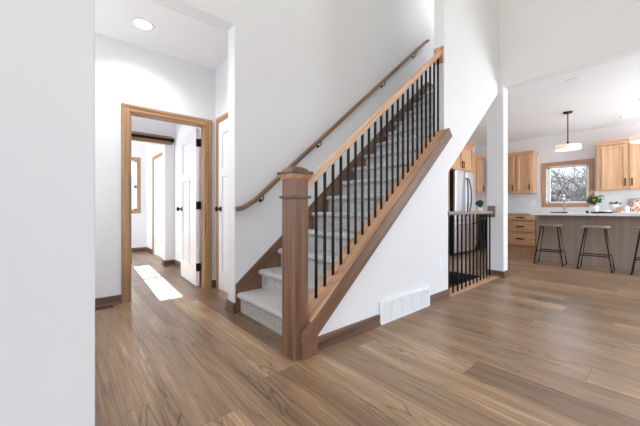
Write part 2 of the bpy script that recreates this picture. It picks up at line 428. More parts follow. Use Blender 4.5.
# baseboards: each a board with a shoe mould at its foot
BH = 0.092
def bb_x(name, x0, x1, y, s=-1):
    structure(name, M().prism([(y, 0), (y + s * 0.024, 0), (y + s * 0.022, 0.018), (y + s * 0.013, 0.026), (y + s * 0.013, BH - 0.008), (y + s * 0.008, BH), (y, BH)], 'X', x0, x1), OAK_X)
def bb_y(name, y0, y1, x, s=-1):
    structure(name, M().prism([(x, 0), (x + s * 0.024, 0), (x + s * 0.022, 0.018), (x + s * 0.013, 0.026), (x + s * 0.013, BH - 0.008), (x + s * 0.008, BH), (x, BH)], 'Y', y0, y1), OAK_Y)
bb_x('baseboard_knee', 1.315, 2.04, YK); bb_x('baseboard_knee_right', 2.845, 3.28, YK)
bb_y('baseboard_pillar', 1.52, 1.76, 4.79); bb_x('baseboard_pillar_right', 4.77, 4.98, 1.535)
bb_y('baseboard_stair_end', 2.67, 2.85, 1.245); bb_x('baseboard_stair_end_front', 1.225, 1.262, YS)
bb_x('baseboard_hall_left', -1.6, 0.475, 3.73); bb_x('baseboard_hall_right', 1.42, 1.475, 3.73)
bb_y('baseboard_mudroom_right', 3.90, 5.70, 1.52); bb_x('baseboard_partition', 1.34, 1.52, 5.70)
bb_y('baseboard_partition_end', 5.69, 5.86, 1.36)
bb_x('baseboard_mudroom_far', -1.6, 1.52, 8.02); bb_y('baseboard_mudroom_corner', 7.34, 8.02, 1.52); bb_y('baseboard_mudroom_inner', 5.86, 6.05, 1.52)
bb_x('baseboard_near_left', -4, 0.089, 1.3)

# door casings (two-step profile)
def casing_xz(name, x0, x1, z1, y, s=-1, wd=0.07, mat=CASING, z0=0):
    L = structure(name, M().box(x0 - wd, x0, y, y + s * 0.018, z0, z1 + wd).box(x0 - wd, x0 - wd * 0.55, y, y + s * 0.024, z0, z1 + wd)
        .box(x1, x1 + wd, y, y + s * 0.018, z0, z1 + wd).box(x1 + wd * 0.55, x1 + wd, y, y + s * 0.024, z0, z1 + wd), mat, bevel=0.003)
    structure('head_casing', M().box(x0, x1, y, y + s * 0.018, z1, z1 + wd).box(x0 - wd, x1 + wd, y, y + s * 0.025, z1 + wd * 0.55, z1 + wd), CASING_X, L, bevel=0.003)
    return L
def casing_yz(name, y0, y1, z1, x, s=-1, wd=0.07):
    L = structure(name, M().box(x, x + s * 0.018, y0 - wd, y0, 0, z1 + wd).box(x, x + s * 0.018, y1, y1 + wd, 0, z1 + wd)
        .box(x, x + s * 0.024, y0 - wd, y0 - wd * 0.55, 0, z1 + wd).box(x, x + s * 0.024, y1 + wd * 0.55, y1 + wd, 0, z1 + wd), CASING, bevel=0.003)
    structure('head_casing', M().box(x, x + s * 0.018, y0, y1, z1, z1 + wd).box(x, x + s * 0.025, y0 - wd, y1 + wd, z1 + wd * 0.55, z1 + wd), CASING_Y, L, bevel=0.003)
    return L
t1 = casing_xz('trim_1', 0.545, 1.352, 2.02, 3.73)
structure('door_jamb', M().box(0.545, 0.565, 3.73, 3.85, 0, 2.02).box(1.337, 1.357, 3.73, 3.85, 0, 2.02).box(0.545, 1.352, 3.73, 3.85, 2.01, 2.03), CASING, t1)
casing_yz('trim_2', 2.95, 3.595, 2.035, 1.475)
casing_yz('trim_3', 6.12, 7.26, 2.04, 1.52)

# doors: three-panel leaf in local coordinates (x along the leaf, y its thickness)
def door_leaf(name, wdt, loc, rot, mat=DOORW, knob_x=None, knob_mat=BLACK, hinges=True):
    H = 2.0; m = M(); st = 0.10
    m.box(0, wdt, 0.014, 0.026, 0.012, H)
    for y0, y1 in ((0, 0.014), (0.026, 0.04)):
        m.box(0, st, y0, y1, 0.012, H).box(wdt - st, wdt, y0, y1, 0.012, H)
        m.box(st, wdt - st, y0, y1, 0.012, 0.25).box(st, wdt - st, y0, y1, 1.37, 1.48).box(st, wdt - st, y0, y1, 1.89, H)
        m.box(wdt / 2 - 0.045, wdt / 2 + 0.045, y0, y1, 0.25, 1.37)
    o = structure(name, m, mat, bevel=0.002)
    o.location = loc; o.rotation_euler = (0, 0, rot)
    kx = wdt - 0.065 if knob_x is None else knob_x
    k = M()
    for s in (-1, 1):
        yb = 0 if s < 0 else 0.04
        k.tube([(kx, yb, 0.985), (kx, yb + s * 0.008, 0.985)], 0.032, 16)
        k.tube([(kx, yb, 0.985), (kx, yb + s * 0.045, 0.985)], 0.011, 10)
        k.tube([(kx, yb + s * 0.036, 0.985), (kx, yb + s * 0.043, 0.985), (kx, yb + s * 0.062, 0.985), (kx, yb + s * 0.068, 0.985)], [0.018, 0.028, 0.028, 0.016], 16)
    structure('door_knob', k, knob_mat, o)
    if hinges:
        for hz_ in (0.25, 1.03, 1.82):
            structure('hinge', M().box(-0.004, 0.0, -0.006, 0.042, hz_ - 0.05, hz_ + 0.05).tube([(-0.006, -0.008, hz_ - 0.05), (-0.006, -0.008, hz_ + 0.05)], 0.009, 8).box(-0.03, -0.002, -0.012, -0.006, hz_ - 0.05, hz_ + 0.05), BLACK, o)
    return o
door_leaf('door_1', 0.78, (1.322, 3.868, 0), math.radians(87.2))
door_leaf('door_2', 0.645, (1.50, 2.9525, 0), math.radians(90), hinges=False, knob_x=0.58)
door_leaf('door_3', 1.13, (1.555, 6.125, 0), math.radians(90), hinges=False, knob_x=0.1)

# windows
def casing_window_y(name, y0, y1, z0, z1, x, wd):       # on a wall facing -X
    m = M().box(x - 0.02, x, y0 - wd, y0, z0 - wd, z1 + wd).box(x - 0.02, x, y1, y1 + wd, z0 - wd, z1 + wd)
    L = structure(name, m, WCASE, bevel=0.003)
    structure('head_casing', M().box(x - 0.022, x, y0, y1, z1, z1 + wd).box(x - 0.022, x, y0, y1, z0 - wd, z0), WCASE_Y, L, bevel=0.003)
    return L
o = casing_window_y('window_1', TX0, TX1, TZ0, TZ1, KW, 0.092)
fw = 0.055
structure('window_frame', M().box(KW + 0.03, KW + 0.10, TX0, TX0 + fw, TZ0, TZ1).box(KW + 0.03, KW + 0.10, TX1 - fw - 0.015, TX1, TZ0, TZ1)
    .box(KW + 0.03, KW + 0.10, TX0, TX1, TZ0, TZ0 + 0.045).box(KW + 0.03, KW + 0.10, TX0, TX1, TZ1 - fw, TZ1), WHITE, o, 0.004)
structure('window_jamb', M().box(KW, KW + 0.14, TX0, TX0 + 0.008, TZ0, TZ1).box(KW, KW + 0.14, TX1 - 0.008, TX1, TZ0, TZ1).box(KW, KW + 0.14, TX0, TX1, TZ0, TZ0 + 0.008).box(KW, KW + 0.14, TX0, TX1, TZ1 - 0.008, TZ1), WHITE, o)
structure('window_glass', M().box(KW + 0.065, KW + 0.07, TX0 + fw, TX1 - fw, TZ0 + 0.04, TZ1 - fw), GLASS, o)
o = structure('window_2', M().box(WX0 - 0.07, WX0, 8.0, 8.02, WZ0 - 0.07, WZ1 + 0.07).box(WX1, WX1 + 0.07, 8.0, 8.02, WZ0 - 0.07, WZ1 + 0.07).box(WX0, WX1, 7.998, 8.02, WZ1, WZ1 + 0.07).box(WX0, WX1, 7.998, 8.02, WZ0 - 0.07, WZ0), CASING, bevel=0.003)
structure('window_frame', M().box(WX0, WX0 + 0.045, 8.04, 8.10, WZ0, WZ1).box(WX1 - 0.06, WX1, 8.04, 8.10, WZ0, WZ1).box(WX0, WX1, 8.04, 8.10, WZ0, WZ0 + 0.03).box(WX0, WX1, 8.04, 8.10, WZ1 - 0.03, WZ1).box(WX0, WX1, 8.04, 8.10, 1.473, 1.522), WHITE, o)
structure('window_glass', M().box(WX0, WX1, 8.068, 8.072, WZ0, WZ1), GLASS, o)
structure('ground', M().box(-30, 60, -40, 60, -0.62, -0.5), GROUND)

# ------------------------------------------------------------------ staircase
st = thing('staircase', 'carpeted staircase with brown stained skirt boards rising from the wood floor', 'staircase', (1.3, 2.2, 0))
for i in range(1, 17):
    xr, z0, zt = X1 + (i - 1) * RUN, (i - 1) * RISE, i * RISE
    xb = xr + RUN + 0.012 if i < 16 else xr + 0.25
    pts = [(xr, max(0, z0 - 0.01)), (xr, zt - 0.056)]
    for k in range(9):
        a = -PI / 2 - PI * k / 8
        pts.append((xr - 0.006 + 0.032 * math.cos(a) * (1 if math.cos(a) < 0 else 1), zt - 0.028 + 0.028 * math.sin(a)))
    pts += [(xb, zt), (xb, max(0, z0 - 0.01))]
    M().prism(pts, 'Y', 1.726, 2.669).build('step', CARPET, st, 0.008)
sk = M().prism([(1.255, 0), (1.255, 0.268), (4.70, 3.148), (4.70, 2.86), (1.62, 0)], 'Y', 2.669, YS)
sk.box(4.70, 7.2, 2.669, YS, UP, 3.148)
o = sk.build('skirt_board', OAK_S, st, 0.003)
# curb: sloped cap board on the knee wall and the outer skirt
x0c, x1c = 1.262, 3.165
cp = M().prism([(x0c, capz(x0c) - 0.03), (x0c, capz(x0c)), (x1c, capz(x1c)), (x1c, capz(x1c) - 0.03)], 'Y', 1.555, 1.735)
cp.build('curb_cap', OAK_S_LIT, st, 0.003)
ot = M().prism([(1.185, 0), (1.315, 0), (1.315, 0.125), (3.265, 0.125 + 0.853 * 1.95), (3.185, capz(3.185) - 0.006), (1.185, capz(1.185) - 0.006)], 'Y', 1.548, 1.578)
ot.prism([(1.263, 0), (1.315, 0), (1.315, 0.125), (3.265, 0.125 + 0.853 * 1.95), (3.185, capz(3.185) - 0.031), (1.263, capz(1.263) - 0.031)], 'Y', 1.578, 1.604)
ot.build('outer_skirt', OAK_S, st, 0.003)

rl = thing('stair_railing', 'stair banister with square newel post and thin black balusters', 'railing', (1.2, 1.64, 0))
nw = M().box(1.131, 1.259, 1.579, 1.707, 0, 1.20).build('newel_post', OAK_Z, rl, 0.004)
def ring(e, z0, z1, m): return m.box(1.131 - e, 1.259 + e, 1.579 - e, 1.707 + e, z0, z1)
ring(0.014, 1.055, 1.073, M()).build('newel_band', OAK_X, nw, 0.004)
cv = M()
def frustum(m, e0, z0, e1, z1):
    A = [m.b.verts.new((1.195 + sx * (0.064 + e0), 1.643 + sy * (0.064 + e0), z0)) for sx, sy in ((-1, -1), (1, -1), (1, 1), (-1, 1))]
    B = [m.b.verts.new((1.195 + sx * (0.064 + e1), 1.643 + sy * (0.064 + e1), z1)) for sx, sy in ((-1, -1), (1, -1), (1, 1), (-1, 1))]
    m.b.faces.new(A[::-1]); m.b.faces.new(B)
    for k in range(4): m.b.faces.new([A[k], A[(k + 1) % 4], B[(k + 1) % 4], B[k]])
    return m
frustum(cv, 0.003, 1.185, 0.018, 1.214).build('newel_cove', OAK_S_LIT, nw)
cpm = ring(0.026, 1.214, 1.236, M()); frustum(cpm, 0.006, 1.236, -0.004, 1.254); frustum(cpm, -0.006, 1.254, -0.034, 1.268)
cpm.build('newel_cap', OAK_X, nw, 0.004)
hr = M().prism([(1.259, railz(1.259)), (1.259, railz(1.259) + 0.056), (3.17, railz(3.17) + 0.056), (3.17, railz(3.17))], 'Y', 1.625, 1.69)
hr.build('banister_rail', BANISTER, rl, 0.008)
M().box(3.163, 3.185, 1.606, 1.716, 2.60, 2.775).build('rosette_plate', OAK_S_LIT, rl, 0.003)
for i in range(22):
    x = 1.393 + 0.0837 * i
    z0 = capz(x) + 0.004
    M().prism([(x - 0.008, capz(x - 0.008) - 0.004), (x + 0.008, capz(x + 0.008) - 0.004), (x + 0.008, railz(x + 0.008) + 0.006), (x - 0.008, railz(x - 0.008) + 0.006)], 'Y', 1.651, 1.667).build('baluster', BLACK, rl)

wr = thing('wall_handrail', 'wall-mounted wooden handrail on black brackets climbing the far stair wall', 'handrail', (1.3, 2.64, 0.98))
wz = lambda x: 1.540 + 0.853 * (x - 1.978)
M().tube([(1.232, 2.625, 0.985), (1.30, 2.625, 0.997), (1.42, 2.625, wz(1.42)), (4.56, 2.625, wz(4.56)), (4.66, 2.625, wz(4.64))], 0.02, flat=(0.04, 0.043)).build('rail', wood('wall_rail_oak', srgb(96, 72, 54), srgb(150, 116, 88), 'X', tilt=SLOPE), wr, smooth=False)
for x in (1.52, 2.28, 3.48, 4.28):
    z = wz(x) - 0.028
    b = M().tube([(x, YS, z - 0.05), (x, YS - 0.008, z - 0.05)], 0.018, 14)
    b.tube([(x, YS - 0.006, z - 0.05), (x, 2.64, z - 0.05), (x, 2.626, z - 0.042), (x, 2.625, z + 0.006)], 0.006, 8)
    b.build('bracket', BLACK, wr)

# guard rail beside the basement stairs
gr = thing('guard_rail', 'low guard rail with black balusters between knee wall and white pillar', 'railing', (4.0, 1.66, 0))
M().tube([(3.262, 1.616, 0.936), (4.772, 1.69, 0.936)], 0.03, flat=(0.055, 0.044)).build('top_rail', GREYRAIL, gr, 0.003)
M().box(3.285, 4.788, 1.590, 1.762, 0, 0.012).build('bottom_plate', OAK_S_LIT, gr, 0.003)
M().box(4.772, 4.789, 1.641, 1.744, 0.864, 1.03).build('wall_plate', GREYRAIL, gr, 0.003)
for i in range(12):
    x = 3.31 + 0.1265 * i; y = 1.616 + 0.074 * (x - 3.262) / 1.51
    M().box(x - 0.008, x + 0.008, y - 0.008, y + 0.008, 0.010, 0.93).build('baluster', BLACK, gr)

# flight down to the basement
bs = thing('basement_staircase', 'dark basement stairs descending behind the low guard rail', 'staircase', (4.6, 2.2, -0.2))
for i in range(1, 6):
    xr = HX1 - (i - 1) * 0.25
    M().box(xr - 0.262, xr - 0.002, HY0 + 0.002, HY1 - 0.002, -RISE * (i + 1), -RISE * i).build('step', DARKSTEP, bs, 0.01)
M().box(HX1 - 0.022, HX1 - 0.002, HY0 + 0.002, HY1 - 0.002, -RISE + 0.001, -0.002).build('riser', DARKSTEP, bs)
structure('wall_basement', M().box(HX0 - 0.05, HX1 + 0.06, HY0 - 0.05, HY0, -2.4, -0.12).box(HX0 - 0.05, HX1 + 0.06, HY1, HY1 + 0.05, -2.4, -0.12).box(HX0 - 0.05, HX0, HY0, HY1, -2.4, -0.12).box(HX1, HX1 + 0.06, HY0, HY1, -2.4, -0.12).box(HX0, HX1, HY0, HY1, -2.42, -2.4), WALL)

# ------------------------------------------------------------------ things on the stair-hall walls and floors
rg = thing('return_air_grille', 'white return-air grille at the foot of the stair knee wall', 'vent', (2.44, 1.59, 0))
gx0, gx1, gz1 = 2.042, 2.842, 0.2
m = M().box(gx0, gx1, 1.579, YK - 0.001, 0.001, 0.026).box(gx0, gx1, 1.579, YK - 0.001, gz1 - 0.026, gz1).box(gx0, gx0 + 0.026, 1.579, YK - 0.001, 0.02, gz1 - 0.02).box(gx1 - 0.026, gx1, 1.579, YK - 0.001, 0.02, gz1 - 0.02)
m.build('frame', WHITE, rg, 0.004)
lv = M()
for k in range(14):
    z = 0.03 + k * 0.0105
    lv.prism([(1.583, z), (1.585, z + 0.0015), (1.599, z + 0.0095), (1.597, z + 0.008)], 'X', gx0 + 0.02, gx1 - 0.02)
lv.box(gx0 + 0.02, gx1 - 0.02, 1.600, 1.603, 0.02, gz1 - 0.02)
for q in range(1, 5):
    xq = gx0 + (gx1 - gx0) * q / 5; lv.box(xq - 0.006, xq + 0.006, 1.581, 1.600, 0.02, gz1 - 0.02)
lv.build('louvre_panel', WHITE, rg)
so = thing('wall_outlet', 'white power outlet on the knee wall right of the air grille', 'outlet', (3.09, 1.6, 0.386))
M().box(3.052, 3.128, 1.598, YK - 0.0005, 0.326, 0.446).build('cover_plate', PLASTIC, so, 0.003)
for z in (0.366, 0.406):
    M().tube([(3.09, 1.5985, z), (3.09, 1.5955, z)], 0.017, 16).build('receptacle', PLASTIC, so)
fv = thing('floor_register', 'brown metal floor register slot by the hall baseboard', 'vent', (0.3, 3.66, 0))
M().box(0.12, 0.40, 3.615, 3.69, 0.0005, 0.005).build('frame', OAK_X, fv)
g = M()
for k in range(10): g.box(0.135 + k * 0.026, 0.149 + k * 0.026, 3.63, 3.675, 0.004, 0.0065)
g.build('slots', BLACK, fv)

def can_light(label, x, y, lit):
    o = thing('recessed_light', label, 'ceiling light', (x, y, CZ))
    M().lathe([(0.072, -0.004), (0.095, -0.006), (0.098, 0.0), (0.072, 0.0)], (x, y, CZ - 0.0005), 28).build('trim_ring', WHITE, o, smooth=True)
    M().lathe([(0, -0.003), (0.073, -0.003), (0.073, 0.0), (0, 0.0)], (x, y, CZ - 0.0005), 28).build('lens', BULB if lit else CEIL, o)
    if lit:
        d = bpy.data.lights.new('downlight', 'SPOT'); d.energy = lit; d.spot_size = math.radians(150); d.spot_blend = 0.6; d.shadow_soft_size = 0.07; d.color = (0.96, 0.98, 1.0)
        k = bpy.data.objects.new('downlight', d); C.objects.link(k); k.parent = o; k.location = (0, 0, -0.03)
can_light('glowing round recessed light in the hall ceiling above the open door', 0.586, 3.252, 34)
can_light('glowing recessed light in the kitchen ceiling at the right, past the island', 8.1, 0.50, 7)
can_light('unlit recessed ceiling light just inside the kitchen opening', 5.303, 0.838, 0)

# barn-door track board over the mudroom opening
bt = thing('barn_door_track', 'wooden header board carrying a black barn door track beyond the hall door', 'door track', (0.6, 5.68, 2.18))
M().box(-1.4, 1.475, 5.672, 5.699, 2.105, 2.25).build('header_board', CASING_X, bt, 0.003)
M().box(-1.4, 1.46, 5.628, 5.638, 2.155, 2.20).build('track_rail', BLACK, bt)
for x in (-1.2, -0.5, 0.2, 0.85, 1.38): M().tube([(x, 5.672, 2.178), (x, 5.626, 2.178)], 0.014, 10).build('standoff', BLACK, bt)
M().tube([(1.46, 5.655, 2.178), (1.46, 5.61, 2.178)], 0.034, 14).build('end_stop', BLACK, bt)

# ------------------------------------------------------------------ kitchen
def pull(m, x, z, vertical=True, L=0.15):            # bar pull standing off a front face at y=-0.02
    h = L / 2
    if vertical:
        m.box(x - 0.009, x + 0.009, -0.054, -0.038, z - h, z + h)
        for s in (-1, 1): m.box(x - 0.005, x + 0.005, -0.042, -0.019, z + s * h * 0.75 - 0.005, z + s * h * 0.75 + 0.005)
    else:
        m.box(x - h, x + h, -0.054, -0.034, z - 0.012, z + 0.012)
        for s in (-1, 1): m.box(x + s * h * 0.75 - 0.005, x + s * h * 0.75 + 0.005, -0.042, -0.019, z - 0.005, z + 0.005)
    return m
def cabinet(label, loc, rot, w, h, d, doors=(), drawers=(), crown=False, toe=False, group=None, crown_sides=(True, True), name='kitchen_cabinet'):
    """x along the front, y depth, front face at y=0; doors: (x0,x1,z0,z1,pull_x,pull_z); drawers: (x0,x1,z0,z1)"""
    o = thing(name, label, 'cabinet', loc, group, rot, local=True)
    z0 = 0.10 if toe else 0
    m = M()
    if toe: m.box(0, w, 0.035, d, z0, h).box(0, 0.012, 0, 0.035, z0, h).box(w - 0.012, w, 0, 0.035, z0, h)
    else: m.box(0, w, 0, d, z0, h)
    if toe: m.box(0.0, w, 0.07, d, 0, z0)
    m.build('carcass', MAPLE, o, 0.002)
    for x0, x1, a, b, px, pz in doors:
        s = 0.06
        q = M().box(x0, x0 + s, -0.02, -0.001, a, b).box(x1 - s, x1, -0.02, -0.001, a, b).box(x0 + s, x1 - s, -0.02, -0.001, a, a + s).box(x0 + s, x1 - s, -0.02, -0.001, b - s, b).box(x0 + s, x1 - s, -0.006, -0.001, a + s, b - s)
        q = q.build('door', MAPLE, o, 0.002)
        pull(M(), px, pz).build('handle', DARKBR, q)
    for x0, x1, a, b in drawers:
        q = M().box(x0, x1, -0.02, -0.001, a, b).build('drawer', MAPLE_X, o, 0.003)
        pull(M(), (x0 + x1) / 2, (a + b) / 2, False, 0.17).build('handle', DARKBR, q)
    if crown:
        cl, cr_ = (0.035 if crown_sides[0] else 0), (0.035 if crown_sides[1] else 0)
        c = M()
        c.box(-cl * 0.3, w + cr_ * 0.3, -0.025, d, h, h + 0.03)
        A = [(-cl * 0.3, -0.025), (w + cr_ * 0.3, -0.025), (w + cr_ * 0.3, d), (-cl * 0.3, d)]
        Bp = [(-cl, -0.06), (w + cr_, -0.06), (w + cr_, d), (-cl, d)]
        va = [c.b.verts.new((x, y, h + 0.03)) for x, y in A]; vb = [c.b.verts.new((x, y, h + 0.062)) for x, y in Bp]
        c.b.faces.new(va[::-1]); c.b.faces.new(vb)
        for k in range(4): c.b.faces.new([va[k], va[(k + 1) % 4], vb[(k + 1) % 4], vb[k]])
        c.box(-cl, w + cr_, -0.06, d, h + 0.062, h + 0.075)
        c.build('crown_moulding', MAPLE_X, o, 0.002)
    return o
FB, FL = -PI / 2, 0                      # facing -X on the back wall, facing -Y on the fridge wall
G1, G2 = 'maple wall cabinets', 'maple base cabinets'
UZ0, UH = 1.375, 0.93
# wall cabinets on the back wall
cabinet('maple wall cabinet left of the kitchen window, beside the white pillar', (8.55, 2.93, UZ0), FB, 0.825, UH, 0.329,
        [(0.02, 0.435, 0.02, UH - 0.02, 0.40, 0.14), (0.475, 0.785, 0.02, UH - 0.02, 0.755, 0.14)], crown=True, group=G1, crown_sides=(False, True))
cabinet('maple wall cabinet with two tall doors right of the kitchen window', (8.55, 0.977, UZ0), FB, 0.95, UH, 0.329,
        [(0.075, 0.453, 0.02, UH - 0.02, 0.42, 0.15), (0.478, 0.86, 0.02, UH - 0.02, 0.515, 0.15)], crown=True, group=G1, crown_sides=(True, False))
# wall cabinets on the fridge wall
cabinet('maple wall cabinets in the corner right of the refrigerator', (7.20, 3.23, UZ0), FL, 1.33, UH, 0.329,
        [(0.02, 0.42, 0.02, UH - 0.02, 0.38, 0.14), (0.45, 0.86, 0.02, UH - 0.02, 0.50, 0.14), (0.90, 1.31, 0.02, UH - 0.02, 1.27, 0.14)], crown=True, group=G1, crown_sides=(False, False))
cabinet('deep maple cabinet above the refrigerator', (6.08, 2.95, 1.83), FL, 1.11, 0.57, 0.609,
        [(0.02, 0.53, 0.02, 0.55, 0.50, 0.12), (0.55, 1.09, 0.02, 0.55, 0.58, 0.12)], crown=True, group=G1, crown_sides=(False, True))
tag(M().box(6.055, 6.079, 2.95, 3.559, 0, 2.40).build('fridge_side_panel', MAPLE, None, 0.002), 'tall maple side panel left of the refrigerator', 'panel')
# base cabinets
cabinet('maple base cabinet with three wide drawers left of the island', (8.27, 2.60, 0), FB, 0.62, 0.875, 0.608,
        drawers=[(0.015, 0.605, 0.715, 0.858), (0.015, 0.605, 0.445, 0.69), (0.015, 0.605, 0.14, 0.42)], toe=True, group=G2)
cabinet('maple sink base cabinet behind the island under the window', (8.27, 1.979, 0), FB, 1.0, 0.875, 0.608,
        [(0.015, 0.49, 0.13, 0.86, 0.45, 0.72), (0.51, 0.985, 0.13, 0.86, 0.55, 0.72)], toe=True, group=G2)
cabinet('maple base cabinets behind the island under the right wall cabinets', (8.27, 0.978, 0), FB, 1.6, 0.875, 0.608,
        [(0.015, 0.52, 0.13, 0.86, 0.48, 0.72), (0.54, 1.05, 0.13, 0.86, 0.58, 0.72), (1.07, 1.585, 0.13, 0.86, 1.11, 0.72)], toe=True, group=G2)
cabinet('narrow maple base cabinet between refrigerator and black range', (7.225, 2.95, 0), FL, 0.145, 0.875, 0.608, [(0.01, 0.135, 0.13, 0.86, 0.11, 0.74)], toe=True, group=G2)
cabinet('maple corner base cabinet right of the black range', (8.135, 2.95, 0), FL, 0.13, 0.875, 0.608, [(0.01, 0.12, 0.13, 0.86, 0.03, 0.74)], toe=True, group=G2)
ct = M().box(8.245, KW - 0.001, -0.65, 2.6, 0.875, 0.912).box(8.245, KW - 0.001, 2.6, 3.558, 0.875, 0.912).box(8.137, 8.245, 2.925, 3.558, 0.875, 0.912).box(7.222, 7.372, 2.925, 3.558, 0.875, 0.912)
tag(ct.build('countertop', QUARTZ), 'white quartz countertop along the back wall under the kitchen window', 'countertop')
bk = M().box(KW - 0.008, KW, -0.65, TX0 - 0.092, 0.912, UZ0 + 0.02).box(KW - 0.008, KW, TX1 + 0.092, 3.55, 0.912, UZ0 + 0.02).box(KW - 0.008, KW, TX0 - 0.092, TX1 + 0.092, 0.912, TZ0 - 0.092).box(7.19, KW - 0.008, 3.552, 3.56, 0.912, UZ0 + 0.02)
structure('wall_backsplash', bk, TILE)
sw = thing('light_switch', 'white switch plate on the backsplash left of the kitchen window', 'switch', (KW - 0.01, 2.19, 1.13))
M().box(KW - 0.013, KW - 0.0085, 2.14, 2.24, 1.075, 1.19).build('cover_plate', PLASTIC, sw, 0.002)
for y in (2.165, 2.215): M().box(KW - 0.018, KW - 0.013, y - 0.014, y + 0.014, 1.1, 1.165).build('rocker', PLASTIC, sw, 0.002)

# refrigerator
fr = thing('refrigerator', 'stainless French-door refrigerator behind the low guard rail', 'refrigerator', (6.69, 3.2, 0))
M().box(6.20, 7.18, 2.93, 3.55, 0.02, 1.79).build('body', DSTEEL, fr, 0.004)
M().box(6.21, 7.17, 2.94, 3.0, 0.0, 0.06).build('kick_plate', BLACK, fr)
def curved_door(x0, x1, z0, z1, bulge=0.02):
    m = M(); N = 8; pts = []
    for k in range(N + 1):
        t = k / N; pts.append((x0 + (x1 - x0) * t, 2.88 - bulge * math.sin(PI * t) ** 0.6))
    return m.prism(pts + [(x1, 2.928), (x0, 2.928)], 'Z', z0, z1)
for x0, x1, s in ((6.20, 6.687, 1), (6.693, 7.18, -1)):
    d = curved_door(x0, x1, 0.74, 1.80).build('door', STEEL, fr, 0.006)
    hx = 6.655 if s > 0 else 6.725
    M().tube([(hx, 2.875, 1.66), (hx - s * 0.01, 2.83, 1.62), (hx - s * 0.045, 2.80, 1.38), (hx - s * 0.045, 2.80, 1.12), (hx - s * 0.01, 2.83, 0.88), (hx, 2.875, 0.84)], 0.014, 10).build('door_handle', DSTEEL, d, smooth=True)
d = curved_door(6.20, 7.18, 0.07, 0.73).build('freezer_drawer', STEEL, fr, 0.006)
M().tube([(6.28, 2.87, 0.665), (6.29, 2.82, 0.665), (7.09, 2.82, 0.665), (7.10, 2.87, 0.665)], 0.014, 10).build('drawer_handle', CHROME, d, smooth=True)

# range
rn = thing('kitchen_range', 'black oven range right of the refrigerator', 'oven', (7.75, 3.2, 0))
M().box(7.375, 8.132, 2.93, 3.55, 0.03, 0.905).build('body', BLACK, rn, 0.004)
o = M().box(7.385, 8.122, 2.90, 2.929, 0.27, 0.80).build('oven_door', BLACKG, rn, 0.004)
M().tube([(7.43, 2.90, 0.76), (7.43, 2.855, 0.76), (8.08, 2.855, 0.76), (8.08, 2.90, 0.76)], 0.012, 10).build('oven_handle', CHROME, o)
M().box(7.385, 8.122, 2.905, 2.929, 0.06, 0.255).build('storage_drawer', DSTEEL, rn, 0.004)
o = M().box(7.385, 8.122, 2.905, 2.929, 0.81, 0.90).build('control_panel', DSTEEL, rn, 0.004)
for k in range(5): M().tube([(7.46 + k * 0.147, 2.905, 0.856), (7.46 + k * 0.147, 2.878, 0.856)], 0.019, 14).build('knob', CHROME, o)
M().box(7.38, 8.127, 2.93, 3.54, 0.905, 0.915).build('cooktop', BLACKG, rn)

# island
isl = thing('kitchen_island', 'taupe-stained kitchen island base behind the bar stools', 'island', (7.25, 0.3, 0))
M().box(6.90, 7.55, -0.9, 1.632, 0.0, 0.874).build('carcass', ISLAND, isl, 0.003)
pn = M()
for y in (1.56, 0.75, -0.06): pn.box(6.892, 6.9, y - 0.004, y + 0.004, 0.03, 0.874)
M().box(6.895, 6.9, -0.9, 1.632, 0.84, 0.874).build('apron_rail', ISLAND, isl)
M().box(6.60, 7.60, -0.95, 1.68, 0.8745, 0.912).build('x', QUARTZ).name = 'island_countertop'
tag(bpy.data.objects['island_countertop'], 'white quartz island countertop with seating overhang above the stools', 'countertop')

# bar stools
stl = thing('bar_stool', 'bar stool with wooden seat, farthest left by the island end', 'stool', (6.62, 1.375, 0), 'bar stools at the island', local=True)
sm = M(); N = 14
ring_ = []
for k in range(28):
    a = 2 * PI * k / 28
    ca, sa = math.cos(a), math.sin(a)
    r = 1 / (abs(ca / 0.150) ** 3.2 + abs(sa / 0.168) ** 3.2) ** (1 / 3.2)
    ring_.append((r * ca, r * sa))
sm.prism(ring_, 'Z', 0.682, 0.712).build('seat', SEAT, stl, 0.008)
for s in (-1, 1):
    lg = M().tube([(-0.09, s * 0.115, 0.682), (-0.165, s * 0.205, 0.009), (0.165, s * 0.205, 0.009), (0.09, s * 0.115, 0.682)], 0.009, 8)
    lg.box(-0.10, 0.10, s * 0.115 - 0.012, s * 0.115 + 0.012, 0.674, 0.683)
    lg.build('leg_frame', BLACK, stl)
zf = 0.24
for s in (-1, 1): M().tube([(s * 0.139, -0.174, zf), (s * 0.139, 0.174, zf)], 0.0085, 8).build('footrest_bar', BLACK, stl)
dup(stl, (6.54, 0.765, 0), 'middle bar stool with wooden seat, in front of the island')
dup(stl, (6.54, 0.15, 0), 'bar stool cut off by the right edge of the photo')

